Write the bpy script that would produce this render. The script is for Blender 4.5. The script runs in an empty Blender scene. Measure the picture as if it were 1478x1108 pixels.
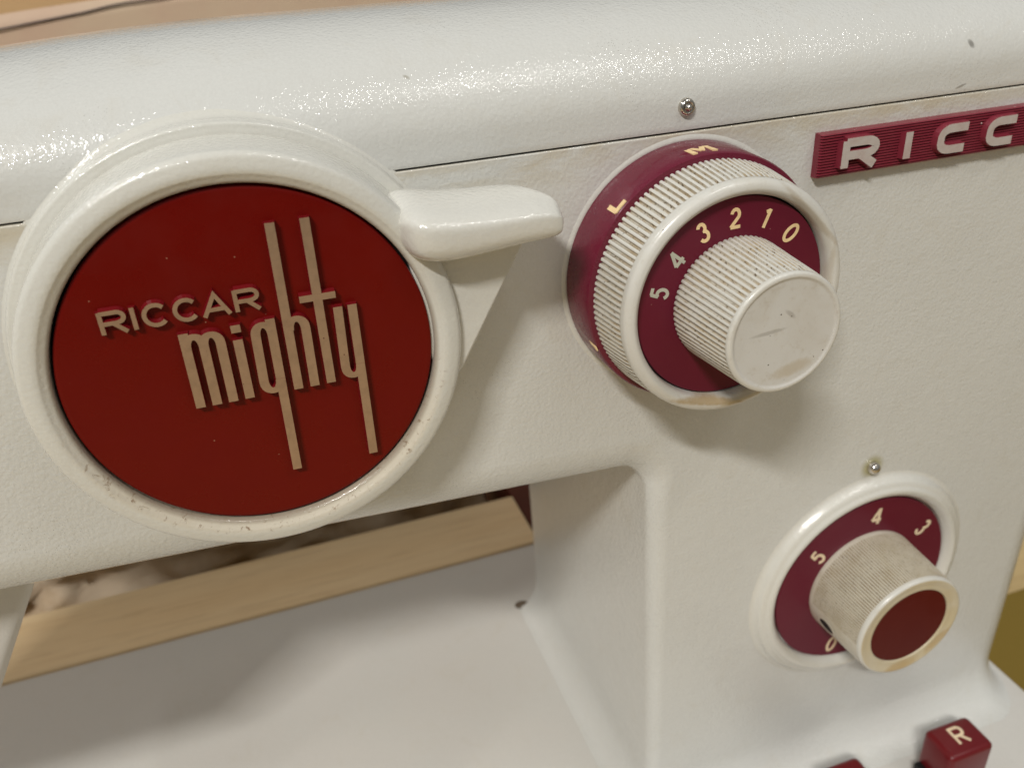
import bpy, bmesh, math, random
from mathutils import Vector, Matrix
random.seed(4)
SC = bpy.context.scene
SC.unit_settings.system = 'METRIC'
SC.unit_settings.scale_length = 0.01            # one unit is one centimetre
COL = SC.collection

# ------------------------------------------------------------------ camera
cam_data = bpy.data.cameras.new('camera')
cam = bpy.data.objects.new('camera', cam_data)
COL.objects.link(cam)
SC.camera = cam
pitch, yaw, roll = CAM_RPY = (0.5007, 0.3022, -0.0603)
cam_pos = Vector((0.2716, -14.3585, 6.2405))
f_px = 1224.78
fwd = Vector((math.sin(yaw) * math.cos(pitch), math.cos(yaw) * math.cos(pitch), -math.sin(pitch)))
rgt = Vector((math.cos(yaw), -math.sin(yaw), 0))
up = rgt.cross(fwd)
r2 = rgt * math.cos(roll) + up * math.sin(roll)
u2 = up * math.cos(roll) - rgt * math.sin(roll)
M = Matrix((r2, u2, -fwd)).transposed().to_4x4()
M.translation = cam_pos
cam.matrix_world = M
cam_data.sensor_width = 36.0
cam_data.lens = 36.0 * f_px / 1478.0
cam_data.clip_start = 0.5
cam_data.clip_end = 3000
cam_data.dof.use_dof = True
cam_data.dof.focus_distance = 15.2
cam_data.dof.aperture_fstop = 0.23
cam_data.dof.aperture_blades = 0

# ------------------------------------------------------------------ room light
W = bpy.data.worlds.new('World')
SC.world = W
W.use_nodes = True
nt = W.node_tree
bg = nt.nodes['Background']
tc = nt.nodes.new('ShaderNodeTexCoord')
sx = nt.nodes.new('ShaderNodeSeparateXYZ')
rp = nt.nodes.new('ShaderNodeValToRGB')
rp.color_ramp.elements[0].position = 0.30
rp.color_ramp.elements[0].color = (0.075, 0.062, 0.048, 1)     # floor and furniture of the room
rp.color_ramp.elements[1].position = 0.70
rp.color_ramp.elements[1].color = (0.455, 0.46, 0.45, 1)      # walls and ceiling
mr = nt.nodes.new('ShaderNodeMapRange')
mr.inputs['From Min'].default_value = -1
mr.inputs['From Max'].default_value = 1
nt.links.new(tc.outputs['Generated'], sx.inputs[0])
nt.links.new(sx.outputs['Z'], mr.inputs['Value'])
nt.links.new(mr.outputs['Result'], rp.inputs['Fac'])
nt.links.new(rp.outputs['Color'], bg.inputs['Color'])
bg.inputs['Strength'].default_value = 0.50


def area(name, direction, dist, sx_, sy_, power, colour, target=(5, 0, -4)):
    d = bpy.data.lights.new(name, 'AREA')
    d.shape = 'RECTANGLE'
    d.size = sx_
    d.size_y = sy_
    d.energy = power
    d.color = colour
    o = bpy.data.objects.new(name, d)
    COL.objects.link(o)
    v = Vector(direction).normalized()
    t = Vector(target)
    o.location = t + v * dist
    o.rotation_euler = (-v).to_track_quat('-Z', 'Y').to_euler()
    return o


area('ceiling_lamp', (-0.48, -0.60, 0.78), 300, 62, 12, 540000, (1.0, 0.985, 0.95))
area('ceiling_lamp', (0.30, -0.42, 0.95), 230, 80, 3.5, 56000, (1.0, 0.975, 0.93))
area('ceiling_lamp', (0.62, -0.62, 0.92), 260, 70, 4, 22000, (1.0, 0.975, 0.93))
area('ceiling_lamp', (-0.70, 0.10, 0.80), 230, 60, 5, 48000, (0.95, 0.98, 1.0))
SC.view_settings.view_transform = 'Standard'
SC.view_settings.look = 'None'
SC.view_settings.exposure = 0.18
SC.view_settings.gamma = 1.0


# ------------------------------------------------------------------ materials
def S(c):
    return tuple(((v / 255) / 12.92 if v / 255 <= 0.04045 else ((v / 255 + 0.055) / 1.055) ** 2.4) for v in c) + (1,)


class Mat:
    def __init__(self, name, base, rough=0.4, spec=0.5, metal=0.0, coat=0.0):
        self.m = bpy.data.materials.new(name)
        self.m.use_nodes = True
        self.t = self.m.node_tree
        self.b = self.t.nodes['Principled BSDF']
        self.b.inputs['Base Color'].default_value = base
        self.b.inputs['Roughness'].default_value = rough
        self.b.inputs['Specular IOR Level'].default_value = spec
        self.b.inputs['Metallic'].default_value = metal
        self.b.inputs['Coat Weight'].default_value = coat
        self.b.inputs['Coat Roughness'].default_value = 0.12
        self.col = None
        self.base = base
        self.co = self.t.nodes.new('ShaderNodeTexCoord').outputs['Object']

    def n(self, kind, **kw):
        nd = self.t.nodes.new(kind)
        for k, v in kw.items():
            if k in nd.inputs:
                nd.inputs[k].default_value = v
            else:
                setattr(nd, k, v)
        return nd

    def link(self, a, b):
        self.t.links.new(a, b)

    def noise(self, scale, detail=3, rough=0.55, dist=0.0, vec=None, stretch=None):
        nd = self.n('ShaderNodeTexNoise')
        nd.inputs['Scale'].default_value = scale
        nd.inputs['Detail'].default_value = detail
        nd.inputs['Roughness'].default_value = rough
        nd.inputs['Distortion'].default_value = dist
        v = vec or self.co
        if stretch:
            mp = self.n('ShaderNodeMapping')
            mp.inputs['Scale'].default_value = stretch
            self.link(v, mp.inputs['Vector'])
            v = mp.outputs['Vector']
        self.link(v, nd.inputs['Vector'])
        return nd.outputs['Fac']

    def ramp(self, fac, lo, hi, a=0.0, b=1.0):
        r = self.n('ShaderNodeMapRange')
        r.interpolation_type = 'SMOOTHSTEP'
        r.inputs['From Min'].default_value = lo
        r.inputs['From Max'].default_value = hi
        r.inputs['To Min'].default_value = a
        r.inputs['To Max'].default_value = b
        self.link(fac, r.inputs['Value'])
        return r.outputs['Result']

    def math(self, op, a, b):
        m = self.n('ShaderNodeMath', operation=op)
        for i, v in enumerate((a, b)):
            if isinstance(v, (int, float)):
                m.inputs[i].default_value = v
            else:
                self.link(v, m.inputs[i])
        return m.outputs[0]

    def mix(self, fac, colour, mode='MIX'):
        """lay another colour over the base where fac is high"""
        m = self.n('ShaderNodeMix', data_type='RGBA', blend_type=mode)
        self.link(fac, m.inputs[0])
        if self.col is None:
            m.inputs[6].default_value = self.base
        else:
            self.link(self.col, m.inputs[6])
        m.inputs[7].default_value = colour
        self.col = m.outputs[2]
        self.link(self.col, self.b.inputs['Base Color'])
        return self

    def bump(self, height, dist, strength=1.0):
        b = self.n('ShaderNodeBump')
        b.inputs['Distance'].default_value = dist
        b.inputs['Strength'].default_value = strength
        self.link(height, b.inputs['Height'])
        if getattr(self, 'lastb', None):
            self.link(self.lastb, b.inputs['Normal'])
        self.lastb = b.outputs['Normal']
        self.link(self.lastb, self.b.inputs['Normal'])
        return self

    def roughvar(self, fac, lo, hi):
        self.link(self.ramp(fac, 0.35, 0.65, lo, hi), self.b.inputs['Roughness'])
        return self

    def sep(self):
        s = self.n('ShaderNodeSeparateXYZ')
        self.link(self.co, s.inputs[0])
        return s.outputs

    def specks(self, scale, thr, colour, keep=0.5):
        v = self.n('ShaderNodeTexVoronoi')
        v.inputs['Scale'].default_value = scale
        self.link(self.co, v.inputs['Vector'])
        d = self.ramp(v.outputs['Distance'], thr * 0.6, thr, 1, 0)
        s = self.n('ShaderNodeSeparateXYZ')
        self.link(v.outputs['Color'], s.inputs[0])
        k = self.ramp(s.outputs[0], keep, keep + 0.02, 1, 0)
        f = self.math('MULTIPLY', d, k)
        self.mix(f, colour)
        return f


PAINT = (0.665, 0.66, 0.62, 1)


def paint(name, bump_s=1.0, grime=None, base=PAINT, rough=0.20, seam=False, bscale=13, specks=0.7, coat=1.0):
    m = Mat(name, base, rough + 0.12, 0.3, coat=0.0)
    big = m.noise(0.35, 4)
    m.mix(m.ramp(big, 0.35, 0.75, 0, 0.35), (0.62, 0.615, 0.575, 1))
    m.mix(m.ramp(m.noise(1.1, 5, 0.6, 1.0), 0.52, 0.78, 0, 0.20), (0.57, 0.52, 0.42, 1))
    m.mix(m.ramp(m.noise(24, 2), 0.30, 0.70, 0.0, 0.10), (0.45, 0.43, 0.39, 1))
    xyz = m.sep()
    patch = m.ramp(m.noise(0.45, 3), 0.50, 0.66)
    v = m.n('ShaderNodeTexVoronoi')
    v.inputs['Scale'].default_value = 20.0
    m.link(m.co, v.inputs['Vector'])
    sp = m.ramp(v.outputs['Distance'], 0.10, 0.22, specks, 0)
    m.mix(m.math('MULTIPLY', sp, patch), (0.22, 0.20, 0.17, 1))
    if seam:     # yellowed paint under the lid joint
        dz = m.ramp(xyz[2], 1.75, 2.5)
        nn = m.ramp(m.noise(0.9, 5, 0.65, 0.6, stretch=(0.5, 1, 1.6)), 0.36, 0.66)
        m.mix(m.math('MULTIPLY', m.math('MULTIPLY', dz, nn), 0.6), (0.50, 0.41, 0.255, 1))
        ll = m.ramp(xyz[2], -3.3, -4.6)
        lx = m.ramp(xyz[0], -1.0, -5.0)
        m.mix(m.math('MULTIPLY', m.math('MULTIPLY', ll, lx), 0.45), (0.50, 0.44, 0.27, 1))
    if grime:
        grime(m, xyz)
    m.bump(m.noise(bscale, 1.5, 0.5), 0.010 * bump_s, 0.75)
    m.bump(m.noise(3.0, 1), 0.020 * bump_s, 0.30)
    # clear top coat with a finer, livelier orange peel of its own
    cb = m.n('ShaderNodeBump')
    cb.inputs['Distance'].default_value = 0.017 * bump_s
    cb.inputs['Strength'].default_value = 1.0
    m.link(m.noise(bscale * 1.15, 1.0, 0.5), cb.inputs['Height'])
    m.link(m.lastb, cb.inputs['Normal'])
    m.link(cb.outputs['Normal'], m.b.inputs['Coat Normal'])
    m.b.inputs['Coat Weight'].default_value = coat
    m.b.inputs['Coat Roughness'].default_value = 0.05
    return m.m


def streak(m, cx, cz, ang, ln, wd, colour, amt):
    xyz = m.sep()
    dx, dz = m.math('SUBTRACT', xyz[0], cx), m.math('SUBTRACT', xyz[2], cz)
    c, s_ = math.cos(math.radians(ang)), math.sin(math.radians(ang))
    u = m.math('ADD', m.math('MULTIPLY', dx, c / ln), m.math('MULTIPLY', dz, s_ / ln))
    v = m.math('ADD', m.math('MULTIPLY', dx, -s_ / wd), m.math('MULTIPLY', dz, c / wd))
    r = m.math('ADD', m.math('MULTIPLY', u, u), m.math('MULTIPLY', v, v))
    r = m.math('ADD', r, m.math('MULTIPLY', m.noise(9, 4, 0.7), 0.9))
    m.mix(m.ramp(r, 1.5, 0.55, 0, amt), colour)


def lid_chips(m, xyz):
    streak(m, 14.98, 3.52, -50, 0.12, 0.07, (0.16, 0.15, 0.13, 1), 0.75)
    streak(m, 14.82, 2.72, 15, 0.16, 0.03, (0.20, 0.17, 0.13, 1), 0.7)
    streak(m, 3.35, 4.0, -25, 0.07, 0.03, (0.30, 0.27, 0.20, 1), 0.6)


def ring_grime(m, xyz):
    streak(m, -0.904, -2.806, 0, 0.075, 0.05, (0.035, 0.015, 0.008, 1), 1.0)
    streak(m, -0.269, -2.966, 60, 0.06, 0.05, (0.06, 0.025, 0.01, 1), 0.9)
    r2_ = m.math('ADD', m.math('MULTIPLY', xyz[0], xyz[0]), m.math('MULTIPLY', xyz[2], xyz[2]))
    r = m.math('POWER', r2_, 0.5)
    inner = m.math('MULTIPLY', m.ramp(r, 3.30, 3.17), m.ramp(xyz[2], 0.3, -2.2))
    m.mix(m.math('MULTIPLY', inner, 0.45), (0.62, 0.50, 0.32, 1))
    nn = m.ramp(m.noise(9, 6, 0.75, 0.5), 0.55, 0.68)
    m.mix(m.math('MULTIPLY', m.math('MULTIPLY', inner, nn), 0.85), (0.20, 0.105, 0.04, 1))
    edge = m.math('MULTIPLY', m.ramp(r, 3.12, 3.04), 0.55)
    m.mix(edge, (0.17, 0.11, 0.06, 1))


def pin_grime(m, xyz):
    dx = m.math('SUBTRACT', xyz[0], 14.31)
    dz = m.math('SUBTRACT', xyz[2], -6.6)
    r = m.math('POWER', m.math('ADD', m.math('MULTIPLY', dx, dx), m.math('MULTIPLY', dz, dz)), 0.5)
    m.mix(m.ramp(r, 0.42, 0.16, 0, 0.75), (0.34, 0.30, 0.09, 1))


M_body = paint('cream_hammered_paint', 1.6, seam=True, grime=pin_grime)
M_lid = paint('cream_hammered_paint_lid', 1.0, lid_chips)
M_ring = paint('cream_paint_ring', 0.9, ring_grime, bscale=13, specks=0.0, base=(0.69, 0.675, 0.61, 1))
M_lever = paint('cream_paint_lever', 0.85, base=(0.70, 0.68, 0.615, 1), rough=0.20, bscale=11, specks=0.0)
M_bed = paint('cream_paint_bed', 0.6, base=(0.635, 0.61, 0.565, 1), rough=0.36, specks=0.0, coat=0.12)


def simple(name, base, rough, spec=0.5, metal=0, coat=0, bump=None, var=None):
    m = Mat(name, base, rough, spec, metal, coat)
    if var:
        m.mix(m.ramp(m.noise(var[0], 5, 0.6, 0.4), 0.35, 0.75, 0, var[1]), var[2])
    if bump:
        m.bump(m.noise(bump[0], 3), bump[1], bump[2])
    return m


mm = simple('badge_red_enamel', (0.138, 0.0030, 0.0012, 1), 0.34, 0.20, bump=(2.2, 0.008, 0.25),
            var=(0.8, 0.5, (0.150, 0.004, 0.0016, 1)))
mm.specks(3.2, 0.045, (0.35, 0.16, 0.10, 1), 0.22)
mm.roughvar(mm.noise(1.5, 5), 0.26, 0.42)
M_badge = mm.m
mm = simple('letter_gilt', (0.47, 0.315, 0.205, 1), 0.34, 0.5, 0.55, var=(5, 0.4, (0.28, 0.19, 0.12, 1)), bump=(30, 0.004, 0.5))
mm.specks(7, 0.10, (0.10, 0.02, 0.015, 1), 0.22)
M_gilt = mm.m
M_gside = simple('letter_red_side', (0.17, 0.007, 0.010, 1), 0.12, 0.6).m
mm = simple('dial_burgundy', (0.125, 0.0085, 0.024, 1), 0.33, 0.25, bump=(6, 0.006, 0.3),
            var=(1.5, 0.4, (0.135, 0.014, 0.028, 1)))
mm.specks(6, 0.06, (0.40, 0.25, 0.20, 1), 0.06)
M_burg = mm.m
mm = simple('flange_burgundy', (0.140, 0.012, 0.030, 1), 0.24, 0.45, bump=(1.2, 0.02, 0.35))
mm.roughvar(mm.noise(2.5, 5, 0.7), 0.14, 0.36)
M_flange = mm.m
mm = simple('plate_red', (0.205, 0.022, 0.037, 1), 0.36, 0.4, var=(3, 0.5, (0.25, 0.04, 0.055, 1)))
mm.specks(4.5, 0.10, (0.60, 0.50, 0.45, 1), 0.12)
M_plate = mm.m
mm = simple('plate_letter_silver', (0.56, 0.50, 0.46, 1), 0.38, 0.5, 0.15, bump=(9, 0.02, 0.5),
            var=(4, 0.55, (0.48, 0.34, 0.31, 1)))
M_silver = mm.m
M_gold = simple('numeral_gold', (0.92, 0.68, 0.36, 1), 0.42, 0.5, 0.0, var=(7, 0.4, (0.62, 0.38, 0.17, 1)), bump=(18, .004, .4)).m
M_gold2 = simple('numeral_cream', (0.85, 0.68, 0.46, 1), 0.5, 0.4, 0, var=(7, 0.4, (0.55, 0.40, 0.25, 1))).m
M_pale = simple('numeral_pale', (0.50, 0.49, 0.39, 1), 0.42, 0.5, 0.0, var=(7, 0.4, (0.36, 0.36, 0.30, 1))).m
mm = simple('chrome', (0.62, 0.58, 0.52, 1), 0.16, 0.5, 1.0, bump=(8, 0.02, 0.4))
M_chrome = mm.m
M_smudge = simple('brown_hollow', (0.16, 0.12, 0.085, 1), 0.8, 0.2).m
M_dark = simple('dark_gap', (0.012, 0.010, 0.008, 1), 0.8, 0.2).m


def plastic(name, dirt, amount, base=(0.66, 0.64, 0.585, 1)):
    m = Mat(name, base, 0.30, 0.5, coat=0.3)
    m.mix(m.ramp(m.noise(1.3, 5, 0.6, 0.8), 0.40, 0.75, 0, amount), dirt)
    m.mix(m.ramp(m.noise(6, 5, 0.7), 0.52, 0.75, 0, amount * 0.7), (0.42, 0.35, 0.25, 1))
    m.specks(5.5, 0.10, (0.09, 0.07, 0.05, 1), 0.18)
    m.bump(m.noise(14, 3), 0.006, 0.4)
    return m


M_plastic = plastic('ivory_plastic', (0.60, 0.56, 0.46, 1), 0.35).m
mm = plastic('ivory_plastic_lip', (0.60, 0.56, 0.46, 1), 0.35)
streak(mm, 8.0, -2.06, -14, 1.0, 0.10, (0.40, 0.27, 0.11, 1), 0.8)
streak(mm, 8.9, -2.10, 14, 0.8, 0.12, (0.46, 0.36, 0.2, 1), 0.7)
streak(mm, 9.9, 1.3, -45, 1.2, 0.08, (0.44, 0.37, 0.27, 1), 0.6)
streak(mm, 10.45, -0.2, 90, 1.3, 0.07, (0.50, 0.43, 0.32, 1), 0.4)
M_lip = mm.m
mm = plastic('ivory_plastic_cap', (0.55, 0.51, 0.44, 1), 0.55, (0.62, 0.60, 0.555, 1))
g = mm.noise(2.0, 3, 0.5, 0.3, stretch=(1, 1, 4))
mm.b.inputs['Coat Weight'].default_value = 0.05


streak(mm, 8.15, -0.02, 4, 0.42, 0.045, (0.30, 0.28, 0.24, 1), 0.5)
streak(mm, 8.55, 0.25, -40, 0.16, 0.05, (0.30, 0.27, 0.23, 1), 0.5)
streak(mm, 8.66, 0.93, -4, 0.16, 0.03, (0.16, 0.13, 0.10, 1), 0.8)
streak(mm, 8.70, -0.80, 12, 0.5, 0.16, (0.46, 0.38, 0.26, 1), 0.6)
mm.roughvar(mm.noise(2.0, 5), 0.4, 0.6)
M_cap = mm.m


def grime_groove(name, base, c, seedscale):
    m = Mat(name, base, 0.6, 0.3)
    m.mix(m.ramp(m.noise(seedscale, 5, 0.7), 0.38, 0.66, 0, 1), c)
    m.mix(m.ramp(m.noise(13, 3, 0.7), 0.55, 0.66, 0, 0.85), (0.12, 0.075, 0.035, 1))
    return m.m


M_groove = grime_groove('ivory_groove', (0.55, 0.51, 0.43, 1), (0.46, 0.37, 0.245, 1), 2.6)
mm = plastic('ivory_plastic_old', (0.50, 0.43, 0.30, 1), 0.6, (0.61, 0.565, 0.47, 1))
M_old = mm.m
M_oldgroove = grime_groove('old_groove', (0.40, 0.34, 0.24, 1), (0.28, 0.21, 0.12, 1), 2.0)
mm = simple('old_rim', (0.56, 0.47, 0.30, 1), 0.38, 0.5, var=(1.0, 0.8, (0.62, 0.56, 0.44, 1)), bump=(8, .01, .4))
streak(mm, 14.35, -11.75, 12, 0.75, 0.22, (0.44, 0.29, 0.12, 1), 0.6)
streak(mm, 15.55, -11.2, 45, 0.6, 0.14, (0.42, 0.28, 0.12, 1), 0.6)
M_oldrim = mm.m
M_insert = simple('insert_red', (0.090, 0.0040, 0.0030, 1), 0.36, 0.12, bump=(5, 0.006, 0.3),
                  var=(1.6, 0.6, (0.10, 0.008, 0.006, 1))).m
M_key = simple('key_red', (0.135, 0.007, 0.010, 1), 0.30, 0.4, bump=(5, 0.006, 0.3)).m
M_black = simple('black_slot', (0.006, 0.006, 0.006, 1), 0.5, 0.3).m


def wood(name, a, b, scale, axis=(0.06, 1, 1)):
    m = Mat(name, a, 0.5, 0.35)
    m.mix(m.ramp(m.noise(scale, 6, 0.65, 1.2, stretch=axis), 0.3, 0.72), b)
    m.mix(m.ramp(m.noise(scale * 9, 4, 0.7, 0.3, stretch=axis), 0.45, 0.75, 0, 0.5),
          (b[0] * 0.7, b[1] * 0.62, b[2] * 0.55, 1))
    m.bump(m.noise(scale * 9, 4, 0.7, 0.3, stretch=axis), 0.02, 0.4)
    return m


mm = wood('pale_plywood', (0.86, 0.66, 0.40, 1), (0.82, 0.60, 0.34, 1), 0.45)
mm.specks(0.16, 0.035, (0.36, 0.21, 0.09, 1), 0.7)
M_wood = mm.m
M_table = wood('table_wood', (0.56, 0.42, 0.21, 1), (0.45, 0.33, 0.15, 1), 0.2).m
M_crate = wood('crate_wood', (0.66, 0.45, 0.24, 1), (0.56, 0.36, 0.17, 1), 0.3).m
M_paper = simple('brown_paper', (0.60, 0.455, 0.32, 1), 0.6, 0.3, var=(0.22, 0.6, (0.55, 0.35, 0.26, 1)), bump=(3, 0.02, 0.4)).m
mm = simple('sacking', (0.66, 0.54, 0.40, 1), 0.9, 0.1, var=(0.22, 1.0, (0.36, 0.22, 0.09, 1)), bump=(1.6, 0.10, 0.5))
M_sack = mm.m
M_redbox = simple('dark_red_card', (0.09, 0.016, 0.008, 1), 0.5, 0.3, var=(1, 0.4, (0.05, 0.01, 0.006, 1))).m
M_olive = simple('olive_shade', (0.21, 0.145, 0.032, 1), 0.9, 0.1, bump=(4, 0.03, 0.4)).m
M_thread = simple('black_thread', (0.022, 0.018, 0.03, 1), 0.6, 0.3).m


# ------------------------------------------------------------------ helpers
def link(name, me, mats, parent=None, smooth=35):
    if not isinstance(mats, (list, tuple)):
        mats = [mats]
    for m in mats:
        me.materials.append(m)
    o = bpy.data.objects.new(name, me)
    COL.objects.link(o)
    if parent:
        o.parent = parent
    if smooth is not None:
        for p in me.polygons:
            p.use_smooth = True
        if smooth < 180:
            me.set_sharp_from_angle(angle=math.radians(smooth))
    return o


def mesh(name, V, F, mats, parent=None, smooth=35, mi=None):
    me = bpy.data.meshes.new(name)
    me.from_pydata([tuple(v) for v in V], [], F)
    me.validate()
    if mi:
        me.polygons.foreach_set('material_index', mi)
    o = link(name, me, mats, parent, smooth)
    return o


def fixn(o):
    bm = bmesh.new()
    bm.from_mesh(o.data)
    bmesh.ops.recalc_face_normals(bm, faces=bm.faces)
    bm.to_mesh(o.data)
    bm.free()
    return o


def lathe(name, prof, cx, cz, mats, parent=None, n=192, smooth=35, cap0=False, cap1=False,
          yfun=None, mi=None):
    """prof: (radius, y) list revolved about the y axis through (cx, cz)"""
    V, F, MI = [], [], []
    for i in range(n):
        a = 2 * math.pi * i / n
        ca, sa = math.cos(a), math.sin(a)
        for (r, y) in prof:
            x, z = cx + r * ca, cz + r * sa
            V.append((x, y + (yfun(r, x, z, y) if yfun else 0), z))
    k = len(prof)
    for i in range(n):
        j = (i + 1) % n
        for q in range(k - 1):
            F.append((i * k + q, i * k + q + 1, j * k + q + 1, j * k + q))
            MI.append(mi[min(q, len(mi) - 1)] if mi else 0)
    if cap0:
        F.append([i * k for i in range(n)])
        MI.append(mi[0] if mi else 0)
    if cap1:
        F.append([i * k + k - 1 for i in range(n)][::-1])
        MI.append(mi[-1] if mi else 0)
    o = mesh(name, V, F, mats, parent, smooth, MI)
    return fixn(o)


def arc(cr, cy, rad, a0, a1, n=6):
    """profile arc in the (r, y) plane, angles in degrees, 0 = outward, 90 = towards the viewer (-y)"""
    out = []
    for i in range(n + 1):
        a = math.radians(a0 + (a1 - a0) * i / n)
        out.append((cr + rad * math.cos(a), cy - rad * math.sin(a)))
    return out


def ribbed(name, rows, cx, cz, count, depth, mats, parent=None, skip=None):
    """rows: (r, y, how much of the rib depth applies); rib section of six points, groove faces use slot 1"""
    pat = [0.0, 0.0, 0.12, 1.0, 1.0, 0.12]
    n = count * 6
    V, F, MI = [], [], []
    k = len(rows)
    for i in range(n):
        a = 2 * math.pi * (i + 0.0) / n
        g_ = pat[i % 6]
        if skip and skip(math.degrees(a)):
            g_ *= 0.0
        ca, sa = math.cos(a), math.sin(a)
        for (r, y, w) in rows:
            rr = r - depth * g_ * w
            V.append((cx + rr * ca, y, cz + rr * sa))
    for i in range(n):
        j = (i + 1) % n
        inside = pat[i % 6] + pat[(i + 1) % 6] > 1.0
        if skip and skip(360.0 * i / n):
            inside = False
        for q in range(k - 1):
            F.append((i * k + q, i * k + q + 1, j * k + q + 1, j * k + q))
            MI.append(1 if (inside and rows[q][2] > 0.5) else 0)
    o = mesh(name, V, F, mats, parent, 50, MI)
    return fixn(o)


def rbox(name, lo, hi, r, mats, parent=None, seg=4, shape=None, smooth=35):
    bm = bmesh.new()
    bmesh.ops.create_cube(bm, size=1)
    for v in bm.verts:
        v.co = Vector([(lo[i] + hi[i]) / 2 + v.co[i] * (hi[i] - lo[i]) for i in range(3)])
    if shape:
        shape(bm)
    if r:
        bmesh.ops.bevel(bm, geom=list(bm.edges), offset=r, segments=seg, profile=0.5, affect='EDGES')
    me = bpy.data.meshes.new(name)
    bm.to_mesh(me)
    bm.free()
    return link(name, me, mats, parent, smooth)


def strokes(name, paths, width, h0, h1, fmap, mats, parent=None, bevel=0.0, off=None, flare=0.0):
    """raised or laid-in strokes: each path is a list of (u, v) or (list, width); fmap(u, v, h) -> xyz"""
    V, F, MI = [], [], []
    for pi, p in enumerate(paths):
        w = width
        band = p if isinstance(p, dict) else None
        if band:
            p = band['L']
        if isinstance(p, tuple):
            p, w = p
        closed = (Vector(p[0]) - Vector(p[-1])).length < 1e-6
        pts = [Vector(q) for q in p]
        if closed:
            pts = pts[:-1]
        n = len(pts)
        L, R_ = [], []
        for i in range(n):
            if closed:
                a, b = pts[i - 1], pts[(i + 1) % n]
            else:
                a, b = pts[max(i - 1, 0)], pts[min(i + 1, n - 1)]
            d1 = (pts[i] - a).normalized() if (pts[i] - a).length > 0 else (b - pts[i]).normalized()
            d2 = (b - pts[i]).normalized() if (b - pts[i]).length > 0 else d1
            t = (d1 + d2)
            t = t.normalized() if t.length > 0.2 else d1
            nn = Vector((-t.y, t.x))
            c = max(0.5, nn.dot(Vector((-d1.y, d1.x))))
            L.append(pts[i] + nn * (w / 2 / c))
            R_.append(pts[i] - nn * (w / 2 / c))
        if band:
            L, R_ = [Vector(q) for q in band['L']], [Vector(q) for q in band['R']]
            closed = False
        top = h1 + 0.0012 * pi
    
        b0 = len(V)
        for i in range(n):
            nrm = (L[i] - R_[i]).normalized()
            for (q, s) in ((L[i], 1), (R_[i], -1)):
                V.append(fmap(q.x + nrm.x * s * flare, q.y + nrm.y * s * flare, h0))
                V.append(fmap(q.x, q.y, top))
        seg = n if closed else n - 1
        for i in range(seg):
            j = (i + 1) % n
            a, b = b0 + 4 * i, b0 + 4 * j
            F.append((a + 1, a + 3, b + 3, b + 1)); MI.append(0)
            F.append((a, a + 1, b + 1, b)); MI.append(1)
            F.append((a + 3, a + 2, b + 2, b + 3)); MI.append(1)
        if not closed:
            a, b = b0, b0 + 4 * (n - 1)
            F.append((a, a + 2, a + 3, a + 1)); MI.append(1)
            F.append((b, b + 1, b + 3, b + 2)); MI.append(1)
    return fixn(mesh(name, V, F, mats, parent, None, MI))


def cv(cx, cy, rx, ry, a0, a1, n=10):
    return [(cx + rx * math.cos(math.radians(a0 + (a1 - a0) * i / n)),
             cy + ry * math.sin(math.radians(a0 + (a1 - a0) * i / n))) for i in range(n + 1)]


# glyphs in a box 0..1 wide, 0..1 high
def GL(ch, w=1.0):
    if ch == 'R':
        return [[(0.08, 0), (0.08, 1)],
                [(0.08, 0.93), (0.62, 0.93)] + cv(0.66, 0.70, 0.26, 0.23, 80, -80, 8) + [(0.62, 0.46), (0.08, 0.46)],
                [(0.50, 0.46), (0.94, 0.0)]]
    if ch == 'I':
        return [[(0.5, 0), (0.5, 1)]]
    if ch == 'C':
        return [cv(0.53, 0.5, 0.45, 0.45, 42, 318, 16)]
    if ch == 'A':
        return [[(0.03, 0), (0.5, 0.98), (0.97, 0)], [(0.22, 0.30), (0.78, 0.30)]]
    if ch == 'Q':   # square shouldered C of the name plate
        return [[(1.0, 0.90), (0.52, 0.90)] + cv(0.42, 0.58, 0.34, 0.32, 95, 175, 5)
                + [(0.08, 0.42)] + cv(0.42, 0.38, 0.34, 0.28, 185, 265, 5) + [(0.52, 0.10), (0.95, 0.10)]]
    if ch == '0':
        return [cv(0.5, 0.5, 0.40, 0.48, 0, 360, 22)]
    if ch == '1':
        return [[(0.56, 0), (0.56, 1)], [(0.56, 0.95), (0.28, 0.80)]]
    if ch == '2':
        return [cv(0.48, 0.70, 0.32, 0.27, 170, -30, 10) + [(0.10, 0.05)], [(0.10, 0.05), (0.92, 0.05)]]
    if ch == '3':
        return [cv(0.46, 0.73, 0.28, 0.24, 160, -80, 9), cv(0.46, 0.28, 0.34, 0.27, 85, -160, 10)]
    if ch == '4':
        return [[(0.70, 0), (0.70, 1)], [(0.70, 0.98), (0.06, 0.27)], [(0.06, 0.27), (0.96, 0.27)]]
    if ch == '5':
        return [[(0.84, 0.94), (0.30, 0.94)], [(0.31, 0.97), (0.20, 0.52)],
                [(0.20, 0.54)] + cv(0.44, 0.32, 0.36, 0.30, 110, -150, 11)]
    if ch == 'M':
        return [[(0.06, 0), (0.06, 1)], [(0.06, 1), (0.5, 0.2)], [(0.5, 0.2), (0.94, 1)], [(0.94, 1), (0.94, 0)]]
    if ch == 'L':
        return [[(0.15, 1), (0.15, 0)], [(0.08, 0.03), (0.90, 0.03)]]


def place(ch, x0, z0, w, h):
    return [[(x0 + u * w, z0 + v * h) for (u, v) in p] for p in GL(ch)]


# ------------------------------------------------------------------ surfaces of the front
SEAM = 2.565


def cover_y(z):
    if z <= 3.05:
        return 0.0
    t = min(1.0, (z - 3.05) / 1.88)
    return 3.2 * (1 - math.sqrt(max(0.0, 1 - t * t)))


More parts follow.
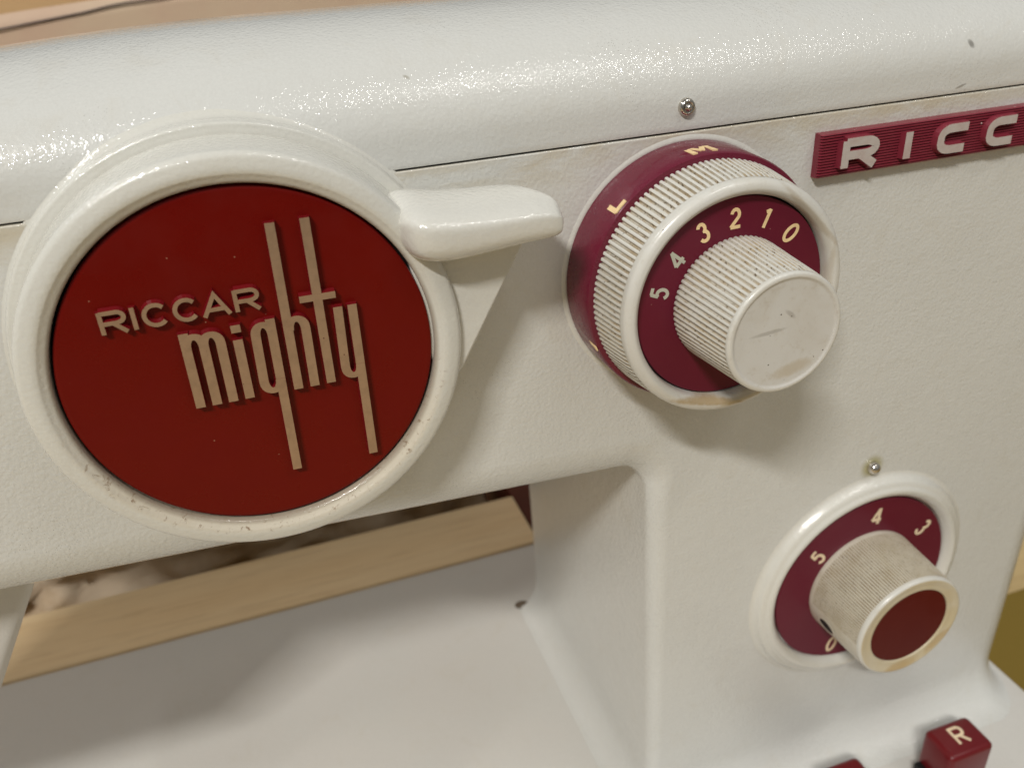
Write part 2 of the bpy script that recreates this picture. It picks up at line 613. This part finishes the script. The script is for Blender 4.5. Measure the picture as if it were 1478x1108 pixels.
def cover_dip(x):
    return -0.010 * max(0.0, 1.2 - x) ** 2 * 0.9


# ------------------------------------------------------------------ setting
t = mesh('table_top', [(-150, -60, -22), (150, -60, -22), (150, 160, -22), (-150, 160, -22)], [(0, 1, 2, 3)], M_table)
t['kind'] = 'structure'

# ------------------------------------------------------------------ the sewing machine
machine = bpy.data.objects.new('sewing_machine', None)
COL.objects.link(machine)
machine['label'] = 'cream enamelled sewing machine with round red badge and two burgundy numbered dials'
machine['category'] = 'sewing machine'


def part(o, label=None):
    if label:
        o['label'] = label
    return o


# --- front of arm and column: an outline with a rounded edge, drawn as rings of offsets
def front_body():
    P = []      # (x, z, edge radius)

    def line(a, b, n, ra, rb):
        for i in range(n + 1):
            t_ = i / n
            P.append((a[0] + (b[0] - a[0]) * t_, a[1] + (b[1] - a[1]) * t_, ra + (rb - ra) * t_))

    zb = lambda x: -4.83 - 0.053 * x
    line((8.20, -15.0), (8.02, -6.35), 10, 0.36, 0.42)
    rc = 0.50
    cx, cz = 8.01 - rc, zb(8.0 - rc) - rc
    for i in range(1, 14):
        a = math.radians(0 + 93 * i / 14)
        P.append((cx + rc * math.cos(a), cz + rc * math.sin(a), 0.42 + 0.73 * i / 14))
    line((cx - 0.10, zb(cx - 0.10)), (-16, zb(-16)), 24, 1.15, 1.15)
    line((-16.3, zb(-16) + 0.3), (-16.3, SEAM - 0.9), 4, 0.8, 0.03)
    line((-16.2, SEAM - 0.012), (21.3, SEAM - 0.012), 30, 0.03, 0.03)
    line((21.4, SEAM - 0.2), (21.4, -15.0), 12, 1.2, 1.2)
    n = len(P)
    nor = []
    for i in range(n):
        a = P[max(i - 1, 0)]
        b = P[min(i + 1, n - 1)]
        t_ = Vector((b[0] - a[0], b[1] - a[1])).normalized()
        nor.append(Vector((t_.y, -t_.x)) * -1)   # to be flipped inward below
    # path runs up the left edge, so the inside is on its right
    nor = [Vector((-v.x, -v.y)) for v in nor]
    K = 9
    V, F = [], []
    rows = [('back', 9.5)] + [('arc', k / (K - 1)) for k in range(K)] + [('in', 0.03), ('in', 0.30)]
    for i in range(n):
        x, z, R = P[i]
        for kind, t_ in rows:
            if kind == 'back':
                d, y = 0.0, t_
            elif kind == 'arc':
                a = t_ * math.pi / 2
                d, y = R * (1 - math.cos(a)), R * (1 - math.sin(a))
            else:
                d, y = R + t_ * (1 if R > 0.1 else 0.2), 0.0
            V.append((x + nor[i].x * d, y, z + nor[i].y * d))
    k = len(rows)
    for i in range(n - 1):
        for q in range(k - 1):
            F.append((i * k + q, i * k + q + 1, (i + 1) * k + q + 1, (i + 1) * k + q))
    F.append([i * k + k - 1 for i in range(n)])
    return V, F


V, F = front_body()
# the foot of the column flares into the bed: horizontal sections with a growing offset
sec = []
for i in range(6):
    sec.append((8.2, 9.5 - 9.14 * i / 5, -1, 0))
for i in range(1, 9):
    a = math.pi / 2 * i / 8
    sec.append((8.56 - 0.36 * math.cos(a), 0.36 - 0.36 * math.sin(a), -math.cos(a), -math.sin(a)))
for i in range(1, 9):
    sec.append((8.56 + 11.64 * i / 8, 0.0, 0, -1))
for i in range(1, 13):
    a = math.pi / 2 * i / 12
    sec.append((20.2 + 1.2 * math.sin(a), 1.2 - 1.2 * math.cos(a), math.sin(a), -math.cos(a)))
for i in range(1, 5):
    sec.append((21.4, 1.2 + 8.3 * i / 4, 1, 0))
BEDZ = -17.35
FR = 1.25
rows = [(-14.9, -0.0015), (-15.1, -0.001), (-15.6, 0), (-16.0, 0)]
for i in range(1, 11):
    a = math.pi / 2 * i / 10
    rows.append((BEDZ + FR - FR * math.sin(a), FR * (1 - math.cos(a))))
b0 = len(V)
for (x, y, nx, ny) in sec:
    for (z, d) in rows:
        V.append((x + nx * d * (0.3 if nx > 0 else 0.62), y + ny * d, z))
k = len(rows)
for i in range(len(sec) - 1):
    for q in range(k - 1):
        F.append((b0 + i * k + q, b0 + (i + 1) * k + q, b0 + (i + 1) * k + q + 1, b0 + i * k + q + 1))
body = fixn(mesh('body', V, F, M_body, machine, 40))
part(body)


# --- lid of the arm
def lid():
    prof = [(9.0, SEAM + 0.02), (0.03, SEAM + 0.02), (0.008, SEAM + 0.028), (0.0, SEAM + 0.05), (0.0, SEAM + 0.15), (0.0, 2.9), (0.0, 3.05)]
    for i in range(1, 25):
        a = math.pi / 2 * i / 24
        prof.append((3.2 * (1 - math.cos(a)), 3.05 + 1.88 * math.sin(a)))
    prof += [(4.2, 4.89), (5.2, 4.78), (6.2, 4.59)]
    for i in range(1, 9):
        a = math.pi / 2 * i / 8
        prof.append((6.2 + 1.6 * math.sin(a), 4.59 - 1.6 * (1 - math.cos(a))))
    prof.append((7.8, SEAM + 0.02))
    V, F = [], []
    xs = [-16 + i for i in range(0, 38)] + [22]
    for x in xs:
        for (y, z) in prof:
            w = max(0.0, min(1.0, (z - 3.0) / 1.5))
            V.append((x, y, z + cover_dip(x) * w))
    k = len(prof)
    for i in range(len(xs) - 1):
        for q in range(k - 1):
            F.append((i * k + q, i * k + q + 1, (i + 1) * k + q + 1, (i + 1) * k + q))
    F.append(list(range(k)))
    F.append([(len(xs) - 1) * k + q for q in range(k)])
    return fixn(mesh('top_cover', V, F, M_lid, machine, 40))


lid()
rbox('seam_shade', (-15.8, 0.10, SEAM - 0.3), (21.2, 7.5, SEAM + 0.3), 0, M_dark, machine)  # near-black backing box that paints the dark inside the open seam
# chip in the paint of the lid
rbox('needle_housing', (-17.0, 2.0, -9.4), (-4.55, 7.0, -4.0), 0.25, M_bed, machine,
     shape=lambda bm: [setattr(v.co, 'x', v.co.x - (-4.0 - v.co.z) * 0.565) for v in bm.verts if v.co.x > -8])

# --- bed
rbox('bed', (-24, -6.5, -21.5), (21.95, 12.95, BEDZ - 0.004), 0.14, M_bed, machine, seg=5)
lathe('bed_hole', [(0.0, BEDZ + 0.004), (0.38, BEDZ + 0.004), (0.46, BEDZ + 0.03), (0.55, BEDZ + 0.0)], 0, 0, M_smudge, machine, n=32)
bh = bpy.data.objects['bed_hole']
for v in bh.data.vertices:
    x, y, z = v.co
    v.co = (7.60 + x * 0.5, 9.62 + z * 0.4, y)

# --- big round boss, collar and badge
fil = []
for i in range(0, 9):
    a = math.pi / 2 * i / 8
    fil.append((4.02 - 0.25 * math.sin(a), 0.006 - 0.22 * (1 - math.cos(a)) ))


def collar_y(r, x, z, y):
    if r > 3.70:
        w = min(1.0, max(0.0, (r - 3.72) / 0.05))
        return cover_y(z - (cover_dip(x) if z > 3.0 else 0))
    return 0.0


prof = [(4.03, 0.02)] + fil[:] + [(3.745, -0.235)]
# collar: fillet, shoulder, then back over the lid
V_ = []
collar_prof = prof + arc(3.665, -0.24, 0.08, 0, 90, 4)


def col_y(r, x, z, y):
    s = cover_y(z)
    if r >= 3.745:
        return s * max(0.0, min(1.0, 1.0))
    return 0.0


# widen the wall rows so the collar wall stretches back to the curving lid
fil = [(3.86 - 0.105 * math.sin(math.pi / 2 * i / 8), 0.006 - 0.085 * (1 - math.cos(math.pi / 2 * i / 8))) for i in range(9)]
lathe('boss_collar', [(3.88, 0.03)] + fil + [(3.744, -0.10)] + arc(3.684, -0.10, 0.06, 0, 90, 4) + [(3.62, -0.166), (3.57, -0.185), (3.50, -0.17), (3.45, -0.05)],
      0, 0, M_ring, machine, n=240, yfun=lambda r, x, z, y: cover_y(z) if r >= 3.75 else 0.0)

ring_prof = [(3.56, 0.2), (3.56, -0.10)]
ring_prof += [(3.56, -0.20), (3.545, -0.40), (3.535, -0.7), (3.525, -1.0)]
ring_prof += arc(3.375, -1.085, 0.145, 4, 80, 7)
ring_prof += [(3.33, -1.245), (3.27, -1.255), (3.20, -1.252), (3.172, -1.238), (3.155, -1.222), (3.08, -1.188)]
ring_prof += [(3.045, -1.168), (3.03, -1.14), (3.025, -1.05), (3.025, -0.85)]
ring = lathe('badge_ring', ring_prof, 0, 0, M_ring, machine, n=240, smooth=50)
gapring = lathe('gap_shadow', [(3.05, -0.84), (2.5, -0.84)], 0, 0, M_dark, ring, n=96)
gapring.name = 'gap_shade'  # near-black ring, the shade inside the badge gap put in as colour
badge = lathe('badge', [(2.985, -0.85), (2.985, -1.06), (2.972, -1.09), (2.95, -1.10), (2.90, -1.10), (2.0, -1.10), (1.0, -1.10), (0.02, -1.10)],
              0, 0, M_badge, machine, n=240, cap1=True)
part(badge, 'round dark red badge with raised gilt lettering')

BY = -1.10
def bmap(u, v, h):
    return (u, BY - h, v + 0.03)
for ch, x0, w in (('R', -2.10, 0.40), ('I', -1.68, 0.16), ('C', -1.48, 0.37), ('C', -1.03, 0.37), ('A', -0.60, 0.41), ('R', -0.12, 0.40)):
    strokes('letter', place(ch, x0, 0.985, w, 0.365), 0.068, -0.01, 0.10, bmap, [M_gilt, M_gside], badge, flare=0.03)
MW = 0.150


def arch(xl, xr, base, top, up=True, n=12):
    """a bow joining two stems: a band between an outer and an inner half ellipse"""
    xc, hw = (xl + xr) / 2, (xr - xl) / 2
    s_ = 1 if up else -1
    o, q = [], []
    for i in range(n + 1):
        a = math.pi * (1 - i / n)
        o.append((xc + (hw + MW / 2) * math.cos(a), base + s_ * abs(top - base) * math.sin(a) ** 0.8))
        q.append((xc + (hw - MW / 2) * math.cos(a), base + s_ * (abs(top - base) - 0.105) * math.sin(a)))
    return {'L': o, 'R': q}


glyphs = [
    [[(-0.975, 0.79), (-0.985, -0.54)], arch(-0.975, -0.712, 0.52, 0.765), [(-0.712, 0.53), (-0.725, -0.54)],
     arch(-0.712, -0.452, 0.52, 0.755), [(-0.452, 0.53), (-0.465, -0.54)]],
    [[(-0.19, 0.53), (-0.20, -0.54)], [(-0.183, 0.655), (-0.182, 0.785)]],
    [[(0.36, 0.79), (0.312, -2.10)], arch(0.095, 0.355, 0.52, 0.76), [(0.095, 0.53), (0.07, -0.30)], arch(0.07, 0.335, -0.29, -0.535, False)],
    [[(0.642, 2.34), (0.60, -0.55)], arch(0.63, 0.893, 0.52, 0.765), [(0.893, 0.53), (0.872, -0.55)]],
    [[(1.172, 2.34), (1.15, -0.55)], ([(0.875, 1.02), (1.455, 1.012)], 0.115)],
    [[(1.69, 0.79), (1.668, -2.12)], [(1.455, 0.79), (1.425, -0.31)], arch(1.425, 1.68, -0.30, -0.545, False)],
]
for gl in glyphs:
    strokes('letter', gl, MW, -0.01, 0.125, bmap, [M_gilt, M_gside], badge, flare=0.022)

# --- lever and its web
def lever_shape(bm):
    for v in bm.verts:
        if v.co.x > 5 and v.co.y > -1:       # back corner of the tip is cut away
            v.co.x -= 0.30
        if v.co.x > 5:
            v.co.z += 0.06


def make_lever():
    # stations along x: (x, y front, y back, z bottom, z top)
    st = [(2.55, -1.05, -0.2, 1.85, 2.25), (2.66, -1.42, -0.2, 1.60, 2.40), (2.80, -1.66, -0.2, 1.47, 2.46), (3.0, -1.76, -0.2, 1.40, 2.46),
          (3.25, -1.79, -0.3, 1.37, 2.42), (3.6, -1.79, -0.35, 1.38, 2.38), (4.1, -1.79, -0.35, 1.42, 2.35), (4.45, -1.79, -0.37, 1.46, 2.34),
          (4.65, -1.79, -0.44, 1.48, 2.33), (4.83, -1.79, -0.60, 1.50, 2.32), (4.98, -1.78, -0.82, 1.52, 2.29), (5.11, -1.77, -1.06, 1.55, 2.25), (5.21, -1.75, -1.25, 1.58, 2.20), (5.275, -1.71, -1.36, 1.63, 2.12), (5.30, -1.65, -1.44, 1.71, 2.04)]
    # slope of the front face: lower front edge tucked in
    V, F = [], []
    K = 32
    for si, (x, yf, yb, z0, z1) in enumerate(st):
        cy, cz = (yf + yb) / 2, (z0 + z1) / 2
        hy, hz = abs(yf - yb) / 2, abs(z1 - z0) / 2
        for q in range(K):
            a = 2 * math.pi * q / K
            c, s = math.cos(a), math.sin(a)
            e = 0.64
            yy = math.copysign(abs(c) ** e, c)
            zz = math.copysign(abs(s) ** e, s)
            back = max(0.0, min(1.0, (yy + 1) / 2))
            V.append((x, cy + hy * yy, cz + hz * zz - (0.24 if zz > 0 else 0.04) * (1 - back) ** 1.3 * abs(zz)))
    n = len(st)
    for i in range(n - 1):
        for q in range(K):
            F.append((i * K + q, (i + 1) * K + q, (i + 1) * K + (q + 1) % K, i * K + (q + 1) % K))
    F.append(list(range(K)))
    F.append([(n - 1) * K + q for q in range(K)])
    o = fixn(mesh('lever', V, F, M_lever, machine, 180))
    md = o.modifiers.new('round', 'SUBSURF')
    md.levels = md.render_levels = 2
    return o


part(make_lever())
V = []
for y in (-1.05, 0.1):
    V += [(2.7, y, 1.75), (5.042, y, 1.75), (3.544, y, -0.808), (3.05, y, -1.35)]
web = fixn(mesh('lever_bracket', V, [(0, 1, 2, 3), (4, 5, 6, 7), (0, 1, 5, 4), (1, 2, 6, 5), (2, 3, 7, 6), (3, 0, 4, 7)], M_lever, machine, 30))
bm = bmesh.new(); bm.from_mesh(web.data)
bmesh.ops.bevel(bm, geom=list(bm.edges), offset=0.05, segments=3, profile=0.5, affect='EDGES')
bm.to_mesh(web.data); bm.free()

# --- upper dial
UX, UZ = 8.48, -0.10
sur = lathe('dial_surround', [(2.63, 0.01), (2.60, -0.002), (2.57, -0.010), (2.54, -0.018), (2.515, -0.018), (2.49, -0.010), (2.45, 0.05)],
            UX, UZ, M_ring, machine, n=160)
dial = lathe('width_dial', [(2.498, 0.03), (2.505, -0.03), (2.505, -0.10), (2.49, -0.5), (2.475, -0.93), (2.45, -0.965), (2.40, -0.97), (2.0, -0.97), (1.0, -0.97), (0.02, -0.97)],
             UX, UZ, M_flange, machine, n=200, cap1=True)
part(dial, 'large upper dial with burgundy lettered rim and ribbed ivory grip')
grows = [(2.30, -0.94, 0.2), (2.365, -0.985, 1.0), (2.36, -1.05, 1), (2.32, -1.4, 1), (2.275, -1.78, 1), (2.255, -1.85, 0.9), (2.245, -1.885, 0.0)]
ribbed('grip_ring', grows, UX, UZ, 127, 0.058, [M_plastic, M_groove], dial)
lip = [(2.242, -1.87)] + arc(2.10, -1.96, 0.155, 15, 90, 8) + [(2.08, -2.117), (2.045, -2.10)] + [(2.0, -2.06), (1.975, -2.03), (1.955, -1.97), (1.945, -1.80)]
lathe('lip', lip, UX, UZ, M_lip, dial, n=200, smooth=60)
lathe('gap_shade', [(1.96, -1.82), (1.5, -1.82)], UX, UZ, M_dark, dial, n=96)  # near-black ring painting the shade around the number disc
disc = lathe('number_disc', [(1.915, -1.80), (1.915, -1.88), (1.90, -1.895), (1.2, -1.895), (0.5, -1.895), (0.02, -1.895)], UX, UZ, M_burg, dial, n=160, cap1=True)
DY = -1.895
for ch, rad, ang, mt in (('0', 1.57, 43.4, M_gold), ('1', 1.555, 67.5, M_gold), ('2', 1.53, 91.5, M_gold), ('3', 1.53, 115.9, M_gold), ('4', 1.51, 141.0, M_pale), ('5', 1.54, 165.5, M_pale)):
    a = math.radians(ang)
    er, et = (math.cos(a), math.sin(a)), (math.sin(a), -math.cos(a))
    w, h = (0.235, 0.35)

    def fm(u, v, hh, er=er, et=et, rad=rad):
        return (UX + er[0] * (rad + v) + et[0] * u, DY - hh, UZ + er[1] * (rad + v) + et[1] * u)
    strokes('numeral', [[((u - 0.5) * w, (v - 0.5) * h) for u, v in p] for p in GL(ch)], 0.062, -0.002, 0.006, fm, [mt, mt], dial)
for ch, ang, yc in (('M', 92.3, -0.60), ('L', 135.8, -0.62), ('1', -156.5, -0.68)):
    w, h = (0.46, 0.54) if ch == 'M' else (0.34, 0.56)

    def fm(u, v, hh, ang=ang, yc=yc):
        rr = 2.500 + 0.0375 * (yc - v + 0.10) + hh          # rim tapers a little towards the front
        a = math.radians(ang) - u / 2.49
        return (UX + rr * math.cos(a), yc + v, UZ + rr * math.sin(a))
    pp = []
    for p in GL(ch):
        q = []
        for i in range(len(p) - 1):
            for s_ in range(5):
                t_ = s_ / 5
                q.append((p[i][0] + (p[i + 1][0] - p[i][0]) * t_, p[i][1] + (p[i + 1][1] - p[i][1]) * t_))
        q.append(p[-1])
        pp.append([((u - 0.5) * w, (v - 0.5) * h) for u, v in q])
    strokes('numeral' if ch == '1' else 'letter', pp, 0.098, -0.015, 0.010, fm, [M_gold, M_gold], dial)
krows = [(1.17, -1.88, 0.6), (1.215, -1.93, 1), (1.21, -2.05, 1), (1.17, -2.6, 1), (1.115, -3.40, 1), (1.105, -3.46, 0.8), (1.10, -3.495, 0.0)]
ribbed('knob', krows, UX, UZ, 71, 0.042, [M_plastic, M_groove], dial)
lathe('knob_cap', [(1.099, -3.485)] + arc(1.045, -3.525, 0.055, 0, 90, 6) + [(1.02, -3.582), (1.0, -3.575), (0.985, -3.562), (0.95, -3.558), (0.5, -3.556), (0.02, -3.556)],
      UX, UZ, [M_plastic, M_cap], dial, n=160, cap1=True, smooth=60, mi=[0] * 8 + [1] * 4)

# --- lower dial
LX, LZ = 14.49, -10.36
lathe('dial_surround', [(3.531, 0.01), (3.443, -0.003), (3.381, -0.02), (3.328, -0.06), (3.289, -0.12), (3.258, -0.175), (3.214, -0.21), (3.152, -0.23), (3.100, -0.245), (3.069, -0.275), (3.029, -0.3), (2.976, -0.31), (2.906, -0.29), (2.836, -0.235), (2.774, -0.17), (2.734, -0.1), (2.730, 0.05)],
      LX, LZ, M_lever, machine, n=160)
ld = lathe('length_dial', [(2.70, 0.0), (2.70, -0.13), (2.68, -0.15), (2.0, -0.15), (1.0, -0.15), (0.02, -0.15)], LX, LZ, M_burg, machine, n=160, cap1=True)
part(ld, 'lower burgundy dial with thick ribbed knob and red centre')
for ch, rad, ang in (('5', 2.07, 139.9), ('4', 2.17, 86.0), ('3', 2.24, 35.0), ('0', 2.26, -106.4)):
    a = math.radians(ang)
    er, et = (math.cos(a), math.sin(a)), (math.sin(a), -math.cos(a))
    w, h = (0.31, 0.50)

    def fm(u, v, hh, er=er, et=et, rad=rad):
        return (LX + er[0] * (rad + v) + et[0] * u, -0.15 - hh, LZ + er[1] * (rad + v) + et[1] * u)
    strokes('numeral', [[((u - 0.5) * w, (v - 0.5) * h) for u, v in p] for p in GL(ch)], 0.085, -0.002, 0.006, fm, [M_gold2, M_gold2], ld)
smooth_zone = lambda deg: 185 < (deg % 360) < 245
lrows = [(1.66, -0.13, 0), (1.67, -0.20, 0), (1.665, -0.28, 0.6), (1.655, -0.4, 1), (1.61, -1.2, 1), (1.575, -1.85, 1), (1.565, -1.93, 0.6), (1.56, -1.96, 0)]
ribbed('knob', lrows, LX, LZ, 138, 0.028, [M_old, M_oldgroove], ld, skip=smooth_zone)
lathe('knob_rim', [(1.559, -1.95)] + arc(1.48, -2.00, 0.082, 0, 90, 6) + [(1.42, -2.075), (1.34, -2.05), (1.26, -2.045), (1.20, -2.055), (1.175, -2.03), (1.17, -1.95)],
      LX, LZ, [M_plastic, M_oldrim], ld, n=128, smooth=60, mi=[0] * 6 + [1] * 10)
lathe('knob_insert', [(1.165, -1.95), (1.165, -2.005), (1.155, -2.015), (0.8, -2.015), (0.02, -2.015)], LX, LZ, M_insert, ld, n=96, cap1=True)
# set-screw hole in the flank of the lower knob
a = math.radians(200)
hc = Vector((LX + 1.632 * math.cos(a), -0.80, LZ + 1.632 * math.sin(a)))
er = Vector((math.cos(a), 0, math.sin(a)))
et = Vector((-math.sin(a), 0, math.cos(a)))
V, F = [], []
for i in range(28):
    b = 2 * math.pi * i / 28
    for (rr, dep) in ((0.36, 0.004), (0.33, 0.022), (0.29, 0.012), (0.25, 0.004)):
        p = hc + et * rr * 0.8 * math.cos(b) + Vector((0, 1, 0)) * rr * math.sin(b)
        # wrap on the cylinder
        d = Vector((p.x - LX, 0, p.z - LZ)).normalized()
        R_here = 1.635 - 0.043 * (-p.y - 0.8)
        V.append((LX + d.x * (R_here + dep), p.y, LZ + d.z * (R_here + dep)))
for i in range(28):
    j = (i + 1) % 28
    for q in range(3):
        F.append((i * 4 + q, i * 4 + q + 1, j * 4 + q + 1, j * 4 + q))
MI = [0] * len(F)
V.append(tuple(hc + er * 0.004))
for i in range(28):
    F.append((i * 4 + 3, len(V) - 1, ((i + 1) % 28) * 4 + 3)); MI.append(1)
fixn(mesh('screw_hole', V, F, [M_old, M_black], ld, 60, MI))


# --- index pins
def pin(x, z, r, name='index_pin'):
    prof = [(r * 1.02, 0.02), (r * 1.0, -0.03), (r * 0.92, -r * 0.42), (r * 0.74, -r * 0.62), (r * 0.55, -r * 0.62), (r * 0.50, -r * 0.50),
            (r * 0.44, -r * 0.54), (r * 0.30, -r * 0.86), (0.01, -r * 0.98)]
    return lathe(name, prof, x, z, M_chrome, machine, n=40, smooth=70, cap1=True)


pin(8.44, 3.02, 0.165)
p2 = lathe('index_pin', [(0.17, 0.02), (0.17, -0.06)] + arc(0.0, -0.07, 0.165, 8, 86, 8), 14.31, -6.60, M_chrome, machine, n=40, smooth=70, cap1=True)

# --- name plate
PX0, PX1, PZ0, PZ1 = 11.37, 20.5, 1.31, 2.19
rows_n = 14
prof = [(0.0, PZ0), (-0.20, PZ0 + 0.01), (-0.225, PZ0 + 0.035)]
zz0, zz1 = PZ0 + 0.045, PZ1 - 0.045
pit = (zz1 - zz0) / rows_n
for i in range(rows_n):
    z0 = zz0 + i * pit
    prof += [(-0.180, z0), (-0.225, z0 + pit * 0.3), (-0.225, z0 + pit * 0.65), (-0.180, z0 + pit * 0.95)]
prof += [(-0.225, PZ1 - 0.03), (-0.20, PZ1 - 0.01), (0.0, PZ1)]
V, F = [], []
k = len(prof)
for x, sh in ((PX0, 0.16), (PX0 + 0.035, 0.0), (PX0 + 0.05, 0.0), (PX1, 0.0)):
    for (y, z) in prof:
        V.append((x, min(0.0, y + (0.16 * 0.2 if x == PX0 else 0)), z))
for i in range(3):
    for q in range(k - 1):
        F.append((i * k + q, i * k + q + 1, (i + 1) * k + q + 1, (i + 1) * k + q))
F.append(list(range(k)))
F.append([3 * k + q for q in range(k)])
plate = fixn(mesh('name_plate', V, F, M_plate, machine, 30))
part(plate, 'ribbed red name plate with raised silver letters')
pmap = lambda u, v, h: (u, -0.225 - h, v)
for ch, x0, w in (('R', 11.82, 0.84), ('I', 13.13, 0.54), ('Q', 14.17, 0.72), ('Q', 15.44, 0.72), ('A', 16.72, 0.86), ('R', 18.15, 0.84)):
    nm = strokes('letter', place(ch, x0, 1.49, w, 0.54), 0.175, -0.03, 0.12, pmap, [M_silver, M_plate], plate, flare=0.035)

# --- keys at the foot
def key(name, x0, x1, y0, y1, ztop, label):
    o = rbox(name, (x0, y0, BEDZ + 0.25), (x1, y1, ztop), 0.17, M_key, machine, seg=4)
    part(o, label)
    b = rbox('slot', (x0 - 0.20, y0 + 0.10, BEDZ - 0.1), (x1 - 0.25, y1 - 0.12, BEDZ + 0.62), 0.05, M_black, o)
    return o


k1 = key('key_button', 16.36, 17.92, -2.85, -1.72, -15.5, 'square red key marked with a cream R')
kmap = lambda u, v, h: (u, v, -15.5 + h)
strokes('letter', [[(16.96 + u * 0.42, -2.50 + v * 0.55) for u, v in p] for p in GL('R')], 0.085, -0.01, 0.008, kmap, [M_gold2, M_gold2], k1)
k2 = key('key_button', 12.55, 14.0, -2.85, -1.70, -15.5, 'red key cut off by the lower frame')

# ------------------------------------------------------------------ things behind the machine
b = rbox('wooden_board', (-26, 12.95, -19.0), (9.55, 16.45, -17.28), 0.05, M_wood)
b['label'] = 'pale plywood board lying behind the machine bed under the arm'
b['category'] = 'board'


def rough_slab(name, x0, x1, z0, z1, y, amp, mats, seed, nx=60, nz=40, thick=1.0, sc=0.5):
    from mathutils import noise
    V, F = [], []
    for i in range(nx + 1):
        for j in range(nz + 1):
            x = x0 + (x1 - x0) * i / nx
            z = z0 + (z1 - z0) * j / nz
            d = noise.fractal(Vector((x * sc, z * sc, seed)), 1.0, 2.0, 4)
            V.append((x, y + amp * d, z + 0.4 * amp * noise.noise(Vector((x * 0.3, 0, seed + 9)))))
    for i in range(nx):
        for j in range(nz):
            a_ = i * (nz + 1) + j
            F.append((a_, a_ + nz + 1, a_ + nz + 2, a_ + 1))
    o = mesh(name, V, F, mats, None, 180)
    md = o.modifiers.new('thickness', 'SOLIDIFY')
    md.thickness = thick
    md.offset = 1
    return fixn(o)


c = rough_slab('sacking_bag', -26, 9.0, -21.9, -12.0, 19.5, 0.9, M_sack, 3.0)
c['label'] = 'crumpled grey brown sacking standing behind the plywood board'
c['category'] = 'bag'
c = rbox('card_box', (9.62, 13.2, -21.9), (19.0, 24, -17.6), 0.08, M_redbox)
c['label'] = 'dark red box half hidden behind the machine column'
c['category'] = 'box'
c = rbox('wooden_crate', (-40, 36, -22.0), (60, 60, 9), 0.1, M_crate)
c['label'] = 'orange brown wooden crate at the far left behind the paper'
c['category'] = 'crate'
c = rough_slab('paper_sheet', -40, 30, -21.9, 4.1, 27.0, 0.06, M_paper, 11.0, thick=0.05, sc=0.15)
for v in c.data.vertices:
    v.co.z += (v.co.x + 5.5) * 0.075 * max(0.0, (v.co.z + 21.9) / 26)
c['label'] = 'brown wrapping paper standing up behind the top of the machine'
c['category'] = 'paper'


def tube(name, pts, r, mats, n=8):
    V, F = [], []
    P = [Vector(p) for p in pts]
    for i, p in enumerate(P):
        d = (P[min(i + 1, len(P) - 1)] - P[max(i - 1, 0)]).normalized()
        a_ = d.cross(Vector((0, 1, 0.01))).normalized()
        b_ = d.cross(a_).normalized()
        for q in range(n):
            t_ = 2 * math.pi * q / n
            V.append(p + a_ * r * math.cos(t_) + b_ * r * math.sin(t_))
    for i in range(len(P) - 1):
        for q in range(n):
            F.append((i * n + q, i * n + (q + 1) % n, (i + 1) * n + (q + 1) % n, (i + 1) * n + q))
    F.append(list(range(n)))
    F.append([(len(P) - 1) * n + q for q in range(n)])
    return fixn(mesh(name, V, F, mats, None, 60))


pts = [(-9.5, 26.93, 3.22), (-7.33, 26.93, 3.44), (-5.76, 26.93, 3.62), (-4.16, 26.93, 3.80), (-3.2, 26.93, 3.96), (-2.51, 26.93, 4.04), (-1.15, 26.93, 4.12), (1.5, 26.93, 4.5)]
th = tube('thread', pts, 0.032, M_thread)
th['label'] = 'thin black cord running slantwise over the brown paper'
th['category'] = 'cord'
shade_ = rbox('shade_slab', (24.2, -30, -21.98), (60, 6.3, -21.6), 0.05, M_olive)  # thin olive slab added to stand in for shaded table wood
shade_['label'] = 'olive slab added as shade on the wooden table beside the machine'
shade_['category'] = 'shade slab'
